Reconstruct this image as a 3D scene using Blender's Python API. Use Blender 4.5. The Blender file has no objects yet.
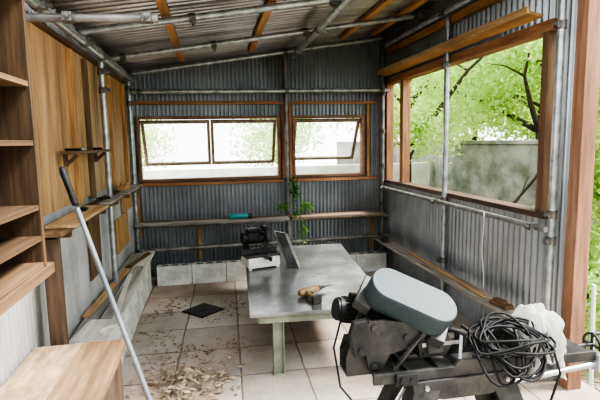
import bpy, math, random
import numpy as np
from mathutils import Vector, Matrix, noise
random.seed(7); rng=np.random.default_rng(7)
V=Vector
scene=bpy.context.scene
# ---------------- materials ----------------
MC={}
def newmat(name):
    m=bpy.data.materials.new(name); m.use_nodes=True
    nt=m.node_tree; b=nt.nodes['Principled BSDF']; return m,nt,b
def N(nt,t,**k):
    n=nt.nodes.new(t)
    for a,b in k.items(): setattr(n,a,b)
    return n
def ramp(nt,stops):
    r=N(nt,'ShaderNodeValToRGB'); e=r.color_ramp.elements
    while len(e)<len(stops): e.new(0.5)
    for i,(p,c) in enumerate(stops):
        e[i].position=p; e[i].color=(*c,1)
    return r
def noisemat(name,c1,c2,scale=8,rough=.6,metal=0.,stretch=(1,1,1),c3=None,detail=6,bump=.0,lo=.35,hi=.65,dirt=None,spec=.5):
    m,nt,b=newmat(name)
    tc=N(nt,'ShaderNodeTexCoord'); mp=N(nt,'ShaderNodeMapping'); mp.inputs['Scale'].default_value=stretch
    nz=N(nt,'ShaderNodeTexNoise'); nz.inputs['Scale'].default_value=scale; nz.inputs['Detail'].default_value=detail
    nz.inputs['Roughness'].default_value=.6
    nt.links.new(tc.outputs['Object'],mp.inputs[0]); nt.links.new(mp.outputs[0],nz.inputs['Vector'])
    st=[(lo,c1),(hi,c2)]
    if c3: st=[(lo,c1),((lo+hi)/2,c2),(hi,c3)]
    r=ramp(nt,st); nt.links.new(nz.outputs['Fac'],r.inputs[0]); col=r.outputs[0]
    if dirt:
        n2=N(nt,'ShaderNodeTexNoise'); n2.inputs['Scale'].default_value=dirt[1]; n2.inputs['Detail'].default_value=8; n2.inputs['Roughness'].default_value=.7
        mp2=N(nt,'ShaderNodeMapping'); mp2.inputs['Scale'].default_value=dirt[2]; mp2.inputs['Location'].default_value=(3,5,1)
        nt.links.new(tc.outputs['Object'],mp2.inputs[0]); nt.links.new(mp2.outputs[0],n2.inputs['Vector'])
        r2=ramp(nt,[(.45,(0,0,0)),(.70,(.85,.85,.85))]); nt.links.new(n2.outputs['Fac'],r2.inputs[0])
        mx=N(nt,'ShaderNodeMix',data_type='RGBA'); nt.links.new(r2.outputs[0],mx.inputs[0]); nt.links.new(col,mx.inputs[6]); mx.inputs[7].default_value=(*dirt[0],1); col=mx.outputs[2]
    nt.links.new(col,b.inputs['Base Color'])
    b.inputs['Roughness'].default_value=rough; b.inputs['Metallic'].default_value=metal; b.inputs['Specular IOR Level'].default_value=spec
    if bump:
        bp=N(nt,'ShaderNodeBump'); bp.inputs['Strength'].default_value=bump; bp.inputs['Distance'].default_value=.01
        nt.links.new(nz.outputs['Fac'],bp.inputs['Height']); nt.links.new(bp.outputs[0],b.inputs['Normal'])
    return m
def wood(name,c1,c2,axis='z',rough=.7):
    k=name+axis
    if k in MC: return MC[k]
    s={'x':(.6,9,9),'y':(9,.6,9),'z':(9,9,.6)}[axis]
    s2={'x':(.4,3,3),'y':(3,.4,3),'z':(3,3,.4)}[axis]
    m=noisemat(name+'_'+axis,c1,c2,scale=4,rough=rough,stretch=s,detail=8,bump=.25,lo=.3,hi=.7,dirt=(tuple(q*.5 for q in c1),2.2,s2),spec=.3)
    MC[k]=m; return m
W_DARK=lambda a:wood('wood_dark',(.06,.038,.027),(.145,.092,.062),a)
W_RED=lambda a:wood('wood_reddish',(.24,.11,.055),(.46,.24,.125),a)
W_FRM=lambda a:wood('wood_frame',(.17,.095,.058),(.33,.20,.125),a)
W_RAF=lambda a:wood('wood_rafter',(.38,.18,.07),(.62,.35,.16),a)
W_ORG=lambda a:wood('wood_orange',(.32,.165,.065),(.58,.345,.15),a)
W_TAN=lambda a:wood('wood_tan',(.37,.225,.11),(.62,.43,.235),a)
W_PLY=lambda a:wood('plywood',(.36,.21,.095),(.60,.39,.20),a)
W_BRN=lambda a:wood('wood_brown',(.095,.055,.03),(.205,.125,.068),a)
W_CAB=lambda a:wood('wood_cabinet',(.045,.026,.014),(.12,.072,.038),a)
W_GREY=lambda a:wood('wood_grey',(.20,.185,.165),(.42,.39,.35),a)
W_SASH=lambda a:wood('wood_sash',(.22,.165,.12),(.38,.30,.23),a)
W_PALE=lambda a:wood('wood_pale',(.50,.47,.42),(.76,.73,.67),a)
PIPE=noisemat('galvanised_pipe',(.23,.25,.26),(.50,.53,.54),scale=14,rough=.34,metal=.65)
PIPE_D=noisemat('dull_rusty_pipe',(.13,.115,.105),(.30,.29,.28),scale=9,rough=.5,metal=.5)
CLAMP=noisemat('clamp_steel',(.08,.075,.07),(.26,.25,.24),scale=30,rough=.5,metal=.6)
CORR=noisemat('corrugated_zinc',(.24,.265,.29),(.325,.35,.375),scale=1.1,rough=.36,metal=.65,stretch=(1,1,.7),c3=(.43,.45,.47),lo=.3,hi=.72,dirt=((.16,.16,.155),1.0,(1.5,1.5,.8)))
CORR_D=noisemat('corrugated_zinc_weathered',(.30,.31,.32),(.43,.44,.45),scale=1.6,rough=.42,metal=.4,c3=(.56,.56,.55),lo=.3,hi=.7,dirt=((.20,.18,.16),1.3,(1,2.5,.6)))
ROOF=noisemat('corrugated_roof_zinc',(.28,.29,.30),(.40,.41,.42),scale=1.6,rough=.28,metal=.8,c3=(.54,.54,.53),lo=.3,hi=.7,dirt=((.16,.13,.11),1.6,(.5,3.5,1)))
BLACK=noisemat('black_paint',(.007,.007,.007),(.020,.020,.021),scale=12,rough=.5,spec=.3)
IRON=noisemat('dark_iron',(.009,.009,.010),(.030,.030,.031),scale=14,rough=.5,spec=.35,dirt=((.065,.058,.05),8,(1,1,1)))
STEEL=noisemat('worn_steel',(.24,.25,.25),(.42,.43,.43),scale=20,rough=.35,metal=.7)
COVER=noisemat('blue_grey_enamel',(.020,.032,.038),(.030,.045,.052),scale=5,rough=.55,spec=.32,dirt=((.042,.05,.052),6,(1,1,1)))
WHITE=noisemat('off_white_plastic',(.62,.62,.58),(.78,.78,.74),scale=8,rough=.5)
CONC=noisemat('concrete_block',(.50,.51,.48),(.80,.81,.77),scale=9,rough=.9,bump=.5,dirt=((.36,.34,.30),2.5,(1,1,1)))
FENCE=noisemat('mossy_concrete',(.12,.13,.10),(.24,.25,.21),scale=2.5,rough=.9,c3=(.31,.31,.27),dirt=((.055,.075,.03),1.2,(1,1,2)))
GRN=noisemat('olive_grey_paint',(.13,.145,.105),(.28,.30,.235),scale=8,rough=.5)
TEAL=noisemat('teal_plastic',(.02,.22,.24),(.03,.30,.31),scale=8,rough=.4)
BRONZE=noisemat('dull_brown_plastic',(.17,.105,.05),(.29,.19,.095),scale=14,rough=.5)
RUBBER=noisemat('black_rubber',(.004,.004,.004),(.012,.012,.013),scale=20,rough=.6,spec=.25)
BARK=noisemat('bark',(.028,.022,.016),(.085,.068,.05),scale=9,rough=.9,stretch=(3,3,.6))
TABLE=noisemat('table_sheet_metal',(.16,.165,.17),(.26,.265,.27),scale=3,rough=.26,metal=.6,c3=(.40,.40,.39),dirt=((.12,.105,.09),2.6,(1,1,1)))
GROUND=noisemat('leaf_litter_ground',(.10,.075,.045),(.24,.18,.11),scale=9,rough=.95,bump=.8,c3=(.16,.20,.07))
CHIP=noisemat('wood_chips',(.22,.15,.09),(.62,.50,.35),scale=40,rough=.9)
DEADLEAF=noisemat('dead_leaves',(.14,.09,.05),(.36,.26,.16),scale=30,rough=.9)
def leafmat(name,c1,c2,sc=2.2):
    m=bpy.data.materials.new(name); m.use_nodes=True; nt=m.node_tree; nt.nodes.clear()
    out=N(nt,'ShaderNodeOutputMaterial'); d=N(nt,'ShaderNodeBsdfDiffuse'); t=N(nt,'ShaderNodeBsdfTranslucent'); mx=N(nt,'ShaderNodeMixShader'); mx.inputs[0].default_value=.55
    tc=N(nt,'ShaderNodeTexCoord'); nz=N(nt,'ShaderNodeTexNoise'); nz.inputs['Scale'].default_value=sc; nz.inputs['Detail'].default_value=5
    r=ramp(nt,[(.35,c1),(.65,c2)]); nt.links.new(tc.outputs['Object'],nz.inputs['Vector']); nt.links.new(nz.outputs['Fac'],r.inputs[0])
    nt.links.new(r.outputs[0],d.inputs[0]); nt.links.new(r.outputs[0],t.inputs[0])
    nt.links.new(d.outputs[0],mx.inputs[1]); nt.links.new(t.outputs[0],mx.inputs[2]); nt.links.new(mx.outputs[0],out.inputs[0]); return m
LEAF=leafmat('bright_leaves',(.33,.52,.13),(.72,.85,.37))
LEAF2=leafmat('deep_leaves',(.27,.45,.11),(.60,.76,.30))
LEAF3=leafmat('creeper_leaves',(.06,.19,.03),(.20,.38,.09))
CLOTH=leafmat('white_sheeting',(.60,.60,.57),(.82,.82,.79),9)
def glassmat():
    m=bpy.data.materials.new('window_glass'); m.use_nodes=True; nt=m.node_tree; nt.nodes.clear()
    out=N(nt,'ShaderNodeOutputMaterial'); t=N(nt,'ShaderNodeBsdfTransparent'); t.inputs[0].default_value=(.99,1,.99,1)
    d=N(nt,'ShaderNodeBsdfTranslucent'); d.inputs[0].default_value=(.97,.98,.97,1); mx=N(nt,'ShaderNodeMixShader')
    nz=N(nt,'ShaderNodeTexNoise'); nz.inputs['Scale'].default_value=2; r=ramp(nt,[(.3,(.05,.05,.05)),(.7,(.12,.12,.12))])
    nt.links.new(nz.outputs['Fac'],r.inputs[0]); nt.links.new(r.outputs[0],mx.inputs[0])
    nt.links.new(t.outputs[0],mx.inputs[1]); nt.links.new(d.outputs[0],mx.inputs[2]); nt.links.new(mx.outputs[0],out.inputs[0]); return m
GLASS=glassmat()
def floormat():
    m,nt,b=newmat('concrete_pavers')
    tc=N(nt,'ShaderNodeTexCoord'); mp=N(nt,'ShaderNodeMapping'); mp.inputs['Location'].default_value=(.1,.13,0); mp.inputs['Rotation'].default_value=(0,0,.03)
    nw=N(nt,'ShaderNodeTexNoise'); nw.inputs['Scale'].default_value=5; nw.inputs['Detail'].default_value=4
    sc=N(nt,'ShaderNodeVectorMath',operation='SCALE'); sc.inputs[3].default_value=.026
    ad=N(nt,'ShaderNodeVectorMath',operation='ADD')
    br=N(nt,'ShaderNodeTexBrick'); br.offset=.0; br.squash=1
    br.inputs['Scale'].default_value=1; br.inputs['Brick Width'].default_value=.45; br.inputs['Row Height'].default_value=.45
    br.inputs['Mortar Size'].default_value=.009; br.inputs['Mortar Smooth'].default_value=.7
    br.inputs['Color1'].default_value=(.34,.315,.29,1); br.inputs['Color2'].default_value=(.55,.52,.485,1); br.inputs['Mortar'].default_value=(.18,.155,.13,1)
    nt.links.new(tc.outputs['Object'],mp.inputs[0]); nt.links.new(mp.outputs[0],nw.inputs['Vector']); nt.links.new(nw.outputs['Color'],sc.inputs[0])
    nt.links.new(mp.outputs[0],ad.inputs[0]); nt.links.new(sc.outputs[0],ad.inputs[1]); nt.links.new(ad.outputs[0],br.inputs['Vector'])
    col=br.outputs['Color']
    for sc_,dt,stops in((1.7,8,[(.35,(.66,.59,.52)),(.5,(.90,.87,.84)),(.64,(1.12,1.10,1.08))]),(70,3,[(.35,(.86,.85,.83)),(.6,(1.04,1.04,1.04))]),(.9,3,[(.48,(1,1,1)),(.68,(1.0,.80,.69))])):
        nz=N(nt,'ShaderNodeTexNoise'); nz.inputs['Scale'].default_value=sc_; nz.inputs['Detail'].default_value=dt; nz.inputs['Roughness'].default_value=.6
        nt.links.new(mp.outputs[0],nz.inputs['Vector'])
        r=ramp(nt,stops); nt.links.new(nz.outputs['Fac'],r.inputs[0])
        mx=N(nt,'ShaderNodeMix',data_type='RGBA',blend_type='MULTIPLY'); mx.inputs[0].default_value=1
        nt.links.new(col,mx.inputs[6]); nt.links.new(r.outputs[0],mx.inputs[7]); col=mx.outputs[2]
    nt.links.new(col,b.inputs['Base Color'])
    b.inputs['Roughness'].default_value=.7
    bp=N(nt,'ShaderNodeBump'); bp.inputs['Strength'].default_value=.5; bp.inputs['Distance'].default_value=.006; bp.invert=True
    nt.links.new(br.outputs['Fac'],bp.inputs['Height'])
    n3=N(nt,'ShaderNodeTexNoise'); n3.inputs['Scale'].default_value=60; bp2=N(nt,'ShaderNodeBump'); bp2.inputs['Strength'].default_value=.25; bp2.inputs['Distance'].default_value=.004
    nt.links.new(n3.outputs['Fac'],bp2.inputs['Height']); nt.links.new(bp.outputs[0],bp2.inputs['Normal']); nt.links.new(bp2.outputs[0],b.inputs['Normal'])
    return m
FLOOR=floormat()
# ---------------- mesh builder ----------------
WL={}
def link(o): scene.collection.objects.link(o)
def tag(o,label=None,cat=None,kind=None,group=None):
    if label: o['label']=label
    if cat: o['category']=cat
    if kind: o['kind']=kind
    if group: o['group']=group
    return o
def thing(name,loc,label,cat,kind=None,group=None):
    e=bpy.data.objects.new(name,None); e.empty_display_size=.05; e.location=loc; link(e); WL[e.name]=V(loc)
    return tag(e,label,cat,kind,group)
class G:
    def __init__(s,M=None): s.v=[];s.f=[];s.fm=[];s.sm=[];s.M=M or Matrix.Identity(4)
    def add(s,vs,fs,m=0,sm=False):
        b=len(s.v); s.v+=[s.M@V(p) for p in vs]; s.f+=[tuple(b+i for i in f) for f in fs]; s.fm+=[m]*len(fs); s.sm+=[sm]*len(fs); return s
    def box(s,a,b,m=0,rot=None,c=None):
        a,b=V(a),V(b); vs=[V((x,y,z)) for x in(a.x,b.x) for y in(a.y,b.y) for z in(a.z,b.z)]
        if rot is not None:
            cc=V(c) if c else (a+b)/2
            vs=[cc+rot@(p-cc) for p in vs]
        return s.add(vs,[(0,1,3,2),(4,6,7,5),(0,4,5,1),(2,3,7,6),(0,2,6,4),(1,5,7,3)],m)
    def beam(s,p0,p1,w,h,m=0,up=(0,0,1)):
        p0,p1=V(p0),V(p1); d=(p1-p0).normalized(); u=V(up)
        if abs(d.dot(u))>.98: u=V((0,1,0))
        x=d.cross(u).normalized(); y=x.cross(d)
        vs=[q+x*(w/2*i)+y*(h/2*j) for q in(p0,p1) for i,j in((-1,-1),(1,-1),(1,1),(-1,1))]
        return s.add(vs,[(0,3,2,1),(4,5,6,7),(0,1,5,4),(1,2,6,5),(2,3,7,6),(3,0,4,7)],m)
    def cyl(s,p0,p1,r,m=0,n=20,r2=None,cap=True):
        p0,p1=V(p0),V(p1); d=(p1-p0).normalized(); u=V((0,0,1)) if abs(d.z)<.9 else V((1,0,0))
        x=d.cross(u).normalized(); y=d.cross(x); r2=r if r2 is None else r2
        ring=lambda q,rr:[q+(x*math.cos(t)+y*math.sin(t))*rr for t in[2*math.pi*i/n for i in range(n)]]
        s.add(ring(p0,r)+ring(p1,r2),[(i,(i+1)%n,n+(i+1)%n,n+i) for i in range(n)],m,True)
        if cap:
            s.add(ring(p0,r),[tuple(range(n))],m); s.add(ring(p1,r2),[tuple(reversed(range(n)))],m)
        return s
    def tube(s,pts,r,m=0,n=8,closed=False):
        pts=[V(p) for p in pts]; rs=r if isinstance(r,(list,tuple)) else [r]*len(pts)
        vs=[];K=len(pts); px=None
        for i,p in enumerate(pts):
            a=pts[max(i-1,0)];b=pts[min(i+1,K-1)]
            if closed: a=pts[(i-1)%K]; b=pts[(i+1)%K]
            d=(b-a).normalized()
            if px is None: px=d.orthogonal().normalized()
            px=(px-d*px.dot(d)).normalized(); y=d.cross(px)
            vs+=[p+(px*math.cos(2*math.pi*j/n)+y*math.sin(2*math.pi*j/n))*rs[i] for j in range(n)]
        fs=[]
        for i in range(K if closed else K-1):
            i2=(i+1)%K
            fs+=[(i*n+j,i*n+(j+1)%n,i2*n+(j+1)%n,i2*n+j) for j in range(n)]
        if not closed: fs+=[tuple(reversed(range(n))),tuple((K-1)*n+j for j in range(n))]
        return s.add(vs,fs,m,True)
    def prism(s,pts,o,ux,uy,dep,m=0,sm=False):
        o,ux,uy,dep=V(o),V(ux),V(uy),V(dep); n=len(pts)
        a=[o+ux*p[0]+uy*p[1] for p in pts]; b=[q+dep for q in a]
        return s.add(a+b,[(i,(i+1)%n,n+(i+1)%n,n+i) for i in range(n)]+[tuple(reversed(range(n))),tuple(range(n,2*n))],m,sm)
    def done(s,name,mats,parent=None,label=None,cat=None,kind=None,group=None,bev=0,seg=2):
        me=bpy.data.meshes.new(name)
        mn=V([min(p[i] for p in s.v) for i in range(3)]); mx=V([max(p[i] for p in s.v) for i in range(3)])
        o0=V(((mn.x+mx.x)/2,(mn.y+mx.y)/2,mn.z))
        me.from_pydata([tuple(p-o0) for p in s.v],[],s.f)
        for m in(mats if isinstance(mats,(list,tuple)) else [mats]): me.materials.append(m)
        me.polygons.foreach_set('material_index',s.fm); me.polygons.foreach_set('use_smooth',s.sm)
        o=bpy.data.objects.new(name,me); link(o); WL[o.name]=o0
        if parent: o.parent=parent; o.location=o0-WL[parent.name]
        else: o.location=o0
        if bev:
            bm=o.modifiers.new('bevel','BEVEL'); bm.width=bev; bm.segments=seg; bm.limit_method='ANGLE'; bm.angle_limit=math.radians(40)
        return tag(o,label,cat,kind,group)
def T(loc,rz=0,rx=0,ry=0):
    return Matrix.Translation(V(loc))@Matrix.Rotation(rz,4,'Z')@Matrix.Rotation(ry,4,'Y')@Matrix.Rotation(rx,4,'X')
# ---------------- constants ----------------
XL,XR,YB=-.93,2.20,5.76
roofz=lambda x:2.44+.15*(x+.93)
# ---------------- structure ----------------
g=G(); g.box((XL-.05,-1.2,-.12),(XR+.14,YB+.1,0)); g.done('floor',FLOOR,label='dusty square concrete paving slabs of the shed floor',cat='floor',kind='structure')
g=G(); g.box((-14,-8,-.16),(16,20,-.125)); g.done('ground',GROUND,label='bare earth with leaf litter around the shed',cat='ground',kind='structure')
def corr(g,o,u,n,a,b,z0,z1,pitch=.048,amp=.013,m=0):
    o,u,n=V(o),V(u),V(n); st=pitch/8; k0=int(round(a/st)); k1=int(round(b/st)); vs=[]
    for k in range(k0,k1+1):
        s_=k*st; p=o+u*s_+n*(amp*math.sin(2*math.pi*s_/pitch))
        za=z0(s_) if callable(z0) else z0; zb=z1(s_) if callable(z1) else z1
        vs+=[p+V((0,0,za)),p+V((0,0,zb))]
    K=k1-k0
    g.add(vs,[(2*i,2*i+2,2*i+3,2*i+1) for i in range(K)],m,True)
g=G(); top=lambda s:roofz(s)
W1=(-.84,.83,1.15,1.91); W2=(.98,1.90,1.15,1.91)
for a,b,z0,z1 in[(XL,W1[0],0,top),(W1[0],W1[1],0,W1[2]),(W1[0],W1[1],W1[3],top),(W1[1],W2[0],0,top),(W2[0],W2[1],0,W2[2]),(W2[0],W2[1],W2[3],top),(W2[1],XR,0,top)]:
    corr(g,(0,YB,0),(1,0,0),(0,1,0),a,b,z0,z1)
g.done('wall_back',CORR,label='blue-grey corrugated metal end wall with two window openings',cat='wall',kind='structure')
g=G(); corr(g,(XL,0,0),(0,1,0),(1,0,0),1.0,YB,0,2.44); g.done('wall_left',CORR_D,label='weathered corrugated metal side wall',cat='wall',kind='structure')
g=G(); Y0=2.56
for a,b,z0,z1 in[(2.72,YB,0,1.06),(2.72,YB,2.34,roofz(XR)),(5.68,YB,1.06,2.34),(Y0,2.72,0,roofz(XR))]:
    corr(g,(XR,0,0),(0,1,0),(1,0,0),a,b,z0,z1,pitch=.066,amp=.017)
g.done('wall_right',CORR,label='corrugated metal side wall below and above a wide opening',cat='wall',kind='structure')
g=G(); P0=.09; st=P0/8; vs=[]; n=int((YB+.25-2.1)/st)
for i in range(n+1):
    y=2.1+i*st; dz=.028*math.sin(2*math.pi*y/P0)
    vs+=[(XL-.2,y,roofz(XL-.2)+dz+.01),(XR+.35,y,roofz(XR+.35)+dz+.01)]
g.add(vs,[(2*i,2*i+1,2*i+3,2*i+2) for i in range(n)],0,True)
g.done('ceiling',ROOF,label='sloping corrugated metal roof sheets seen from below',cat='ceiling',kind='structure')
# ---------------- windows ----------------
def window(name,X0,X1,Z0,Z1,nsash,label,ang):
    t=.034
    w=thing(name,((X0+X1)/2,YB,Z0),label,'window','structure')
    g=G(); y0,y1=YB-.05,YB+.05
    g.box((X0,y0,Z0),(X1,y1,Z0+t)); g.box((X0,y0,Z1-t),(X1,y1,Z1)); g.box((X0,y0,Z0+t),(X0+t,y1,Z1-t)); g.box((X1-t,y0,Z0+t),(X1,y1,Z1-t))
    g.done('frame',W_FRM('x'),w,label='dull brown timber frame',bev=.004)
    sw=(X1-X0-2*t)/nsash
    for i in range(nsash):
        a=X0+t+i*sw+.003; b=a+sw-.006; L=.60
        M=Matrix.Translation(V((0,YB+.02,Z1-t-.01)))@Matrix.Rotation(ang,4,'X')
        g=G(M); f=.038
        g.box((a,-.016,-L),(b,.016,-L+f)); g.box((a,-.016,-f),(b,.016,0)); g.box((a,-.016,-L+f),(a+f,.016,-f)); g.box((b-f,-.016,-L+f),(b,.016,-f))
        s=g.done('sash',W_SASH('z'),w,bev=.002,label='brown-grey weathered timber sash propped outward')
        g=G(M); g.box((a+f,-.002,-L+f),(b-f,.002,-f)); g.done('pane',GLASS,s)
window('window_1',*W1,2,'wide two-sash timber window with top-hung panes propped open',math.radians(27))
window('window_2',*W2,1,'single-sash timber window with top-hung pane propped open',math.radians(32))
w=thing('window_3',(XR,4.2,1.06),'wide unglazed opening with brown timber surround facing the garden','window','structure')
g=G(); g.box((XR-.07,2.72,1.06),(XR+.07,5.70,1.10)); g.done('sill',W_DARK('y'),w,bev=.004)
g=G(); g.box((XR-.06,2.72,2.27),(XR+.06,5.70,2.34)); g.done('head',W_RED('y'),w,bev=.004)
for y,wd in((2.80,.06),(5.16,.09),(5.64,.05)):
    g=G(); g.box((XR-.045,y-wd/2,1.10),(XR+.045,y+wd/2,2.27)); g.done('jamb',W_RED('z') if y>5 else W_BRN('z'),w,bev=.004)
# ---------------- timber ----------------
def board(name,a,b,mat,label,cat='timber',bev=.003,group=None):
    g=G(); g.box(a,b); return g.done(name,mat,label=label,cat=cat,bev=bev,group=group)
def beamo(name,p0,p1,w,h,mat,label,cat='beam',group=None,up=(0,0,1)):
    g=G(); g.beam(p0,p1,w,h,up=up); return g.done(name,mat,label=label,cat=cat,bev=.003,group=group)
yb=YB-.016
for (x0,x1) in[(-.90,.86),(.96,2.07)]:
    board('wall_batten',(x0,yb-.035,2.045),(x1,yb,2.085),W_RED('x'),'reddish timber batten fixed across the corrugated end wall','batten',group='battens on the end wall')
    board('wall_batten',(x0,yb-.035,1.10),(x1,yb,1.14),W_RED('x'),'reddish timber batten fixed below the window','batten',group='battens on the end wall')
for x,z0,z1 in((-.865,.5,1.095),(.865,1.145,2.04),(.955,1.145,2.04),(1.945,1.145,2.04),(-.18,0.20,.66),(2.0,.2,.66)):
    board('wall_stud',(x-.018,yb-.034,z0),(x+.018,yb-.0,z1),W_RED('z') if z0>.6 else W_ORG('z'),'narrow reddish timber stud against the corrugated end wall','stud',group='studs on the end wall')
for x,y0,y1 in((-.28,2.4,5.4),(.47,2.4,5.4),(1.52,2.4,5.4),(1.90,2.4,5.4)):
    z=roofz(x)-.04
    beamo('roof_rafter',(x,y0,z),(x,y1,z),.06,.04,W_RAF('y'),'orange-brown timber rafter running under the roof sheets','rafter',group='timber rafters under the roof')
board('upper_rail',(XR-.06,2.76,2.62),(XR-.018,5.58,2.69),W_RAF('y'),'reddish timber rail along the wall above the opening','rail')
oh=thing('overhead_shelf',(XR-.1,4.2,2.36),'long light brown timber shelf board above the opening','shelf')
g=G(); g.box((XR-.17,2.80,2.372),(XR-.065,5.58,2.392),rot=Matrix.Rotation(math.radians(10),3,'Y')); g.done('shelf_board',W_ORG('y'),oh,bev=.003)
g=G(); g.box((XR-.19,2.80,2.385),(XR-.17,5.58,2.43)); g.done('front_lip',W_TAN('y'),oh,bev=.003)
board('door_post',(XR-.045,2.45,0),(XR+.055,2.54,2.86),wood('wood_post',(.18,.09,.052),(.35,.195,.125),'z'),'thick rough reddish timber post at the open end of the shed','post')
# ---------------- pipes ----------------
def clampat(p,d,r,parent,side=(0,-1,0)):
    p,d=V(p),V(d).normalized(); s=V(side); s=(s-d*s.dot(d)).normalized(); t=d.cross(s)
    g=G(); g.cyl(p-d*.026,p+d*.026,r*1.28,n=14)
    g.box(p+s*(r*1.1)-V((.02,.02,.02)),p+s*(r*1.1)+V((.02,.02,.02)))
    g.cyl(p+s*r*1.2+t*.0,p+s*(r*1.2+.045),.008,n=8); g.cyl(p+s*(r*1.2+.022),p+s*(r*1.2+.036),.015,n=6)
    return g.done('clamp',CLAMP,parent)
def pipe(p0,p1,r=.0243,clamps=(),label='galvanised scaffold pipe',side=(0,-1,0),name='scaffold_pipe',mat=None):
    g=G(); g.cyl(p0,p1,r,n=20)
    o=g.done(name,mat or PIPE,label=label,cat='pipe',group='scaffold pipes of the shed frame')
    p0,p1=V(p0),V(p1)
    for c in clamps: clampat(p0.lerp(p1,c),p1-p0,r,o,side)
    return o
pipe((XL+.05,5.60,0),(XL+.05,5.60,2.38),clamps=(.15,.45,.86,.93),label='vertical galvanised scaffold pipe in the corner by the plywood wall')
pipe((.90,5.665,0),(.90,5.665,2.66),clamps=(.14,.26,.80),label='vertical galvanised scaffold pipe between the two end windows',mat=PIPE_D)
pipe((2.11,5.64,0),(2.11,5.64,2.84),clamps=(.13,.28,.45,.60,.76,.93),label='vertical galvanised scaffold pipe in the corner by the wide opening',mat=PIPE_D)
pipe((2.11,4.02,0),(2.11,4.02,2.72),clamps=(.17,.38,.83),label='vertical galvanised scaffold pipe standing in the wide opening',side=(-1,0,0))
pipe((2.12,2.62,0),(2.12,2.62,2.84),clamps=(.33,.39,.80,.9),label='vertical galvanised scaffold pipe beside the timber post',side=(-1,-.3,0))
pipe((XL+.09,4.08,0.426),(XL+.09,4.08,2.25),clamps=(.38,.88,.96),label='vertical galvanised scaffold pipe beside the plywood boards',side=(1,-.4,0))
pipe((XL+.08,5.55,2.17),(XR-.04,5.56,2.20),clamps=(.03,.58,.97),label='horizontal galvanised scaffold pipe above the end windows')
pipe((XL+.08,5.54,.375),(XR-.04,5.55,.40),clamps=(.03,.58,.96),label='low horizontal scaffold pipe along the end wall',mat=PIPE_D)
pipe((XL+.03,5.50,.663),(XR-.06,5.50,.663),clamps=(.58,),r=.02,label='horizontal scaffold pipe carrying the end wall shelf',mat=PIPE_D)
pipe((XL+.03,5.52,roofz(XL)-.09),(XR-.03,5.52,roofz(XR)-.09),clamps=(.02,.58,.97),label='sloping scaffold pipe under the roof beside the end wall',side=(0,-1,-.2))
pipe((XL+.08,4.45,roofz(XL)-.10),(XR-.03,4.45,roofz(XR)-.10),clamps=(.04,.3,.58,.94),label='sloping scaffold pipe crossing under the roof',side=(0,-.4,-1))
pipe((XL+.08,3.45,roofz(XL)-.10),(XR-.03,3.45,roofz(XR)-.10),clamps=(.25,.58,.9),label='sloping scaffold pipe crossing under the roof',side=(0,-.4,-1))
pipe((XL+.004,2.37,2.165),(-.22,2.35,2.175),r=.019,clamps=(.12,.45,.93),label='short dull horizontal scaffold pipe above the wall cabinet',mat=PIPE_D)
pipe((XL+.11,1.9,2.29),(XL+.11,5.48,2.29),clamps=(.2,.45,.6,.96),label='long scaffold pipe along the top of the plywood wall',side=(1,0,0))
pipe((.96,2.45,roofz(.96)-.16),(.96,5.48,roofz(.96)-.16),clamps=(.55,.9),label='long scaffold pipe down the middle of the roof',side=(1,0,-.5),r=.03)
pipe((2.05,2.45,2.69),(2.05,5.48,2.69),clamps=(.06,.5,.97),label='long scaffold pipe high above the wide opening',side=(-1,0,-.5))
pipe((2.05,2.58,1.02),(2.05,5.50,1.02),clamps=(.04,.5,.96),r=.018,label='long dull scaffold pipe just below the opening sill',side=(-1,0,0),mat=PIPE_D)
pipe((2.03,2.75,.36),(2.03,5.48,.36),clamps=(.05,.48,.9),label='low scaffold pipe along the wall under the opening',side=(-1,0,0),mat=PIPE_D)
# ---------------- end wall shelf ----------------
board('shelf_plank',(XL+.08,5.34,.69),(.86,5.44,.72),W_GREY('x'),'long weathered grey plank on the end wall pipe shelf','plank',group='planks on the end wall shelf')
board('shelf_plank',(XL+.10,5.46,.687),(2.0,5.58,.715),W_BRN('x'),'long brown plank on the end wall pipe shelf','plank',group='planks on the end wall shelf')
board('shelf_plank',(.90,5.33,.69),(2.02,5.44,.722),wood('wood_dull',(.20,.15,.11),(.38,.30,.22),'x'),'long dull brown plank on the end wall pipe shelf','plank',group='planks on the end wall shelf')
def block(x0,y0,z0,dx,dy,dz=.2,grp=''):
    g=G(); g.box((x0,y0,z0),(x0+dx,y0+dy,z0+dz))
    for k in range(3):
        if dx>dy: g.box((x0+.05+k*.11,y0+.03,z0+dz),(x0+.12+k*.11,y0+dy-.03,z0+dz+.0005),1)  # dark slivers laid on top stand for the shade inside the cores
    g.done('concrete_block',[CONC,IRON],label='pale grey hollow concrete block standing against the wall base',cat='concrete block',group=grp,bev=.006)
x=-.66
while x<1.7:
    block(x,5.36,0,.382,.11,.22,'concrete blocks along the end wall'); x+=.39
y=2.95
for i in range(6):
    for k in range(2): block(-.82+random.uniform(-.008,.008),y,k*.199,.115,.380,.197,'concrete blocks along the side wall')
    y+=.39
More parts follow.
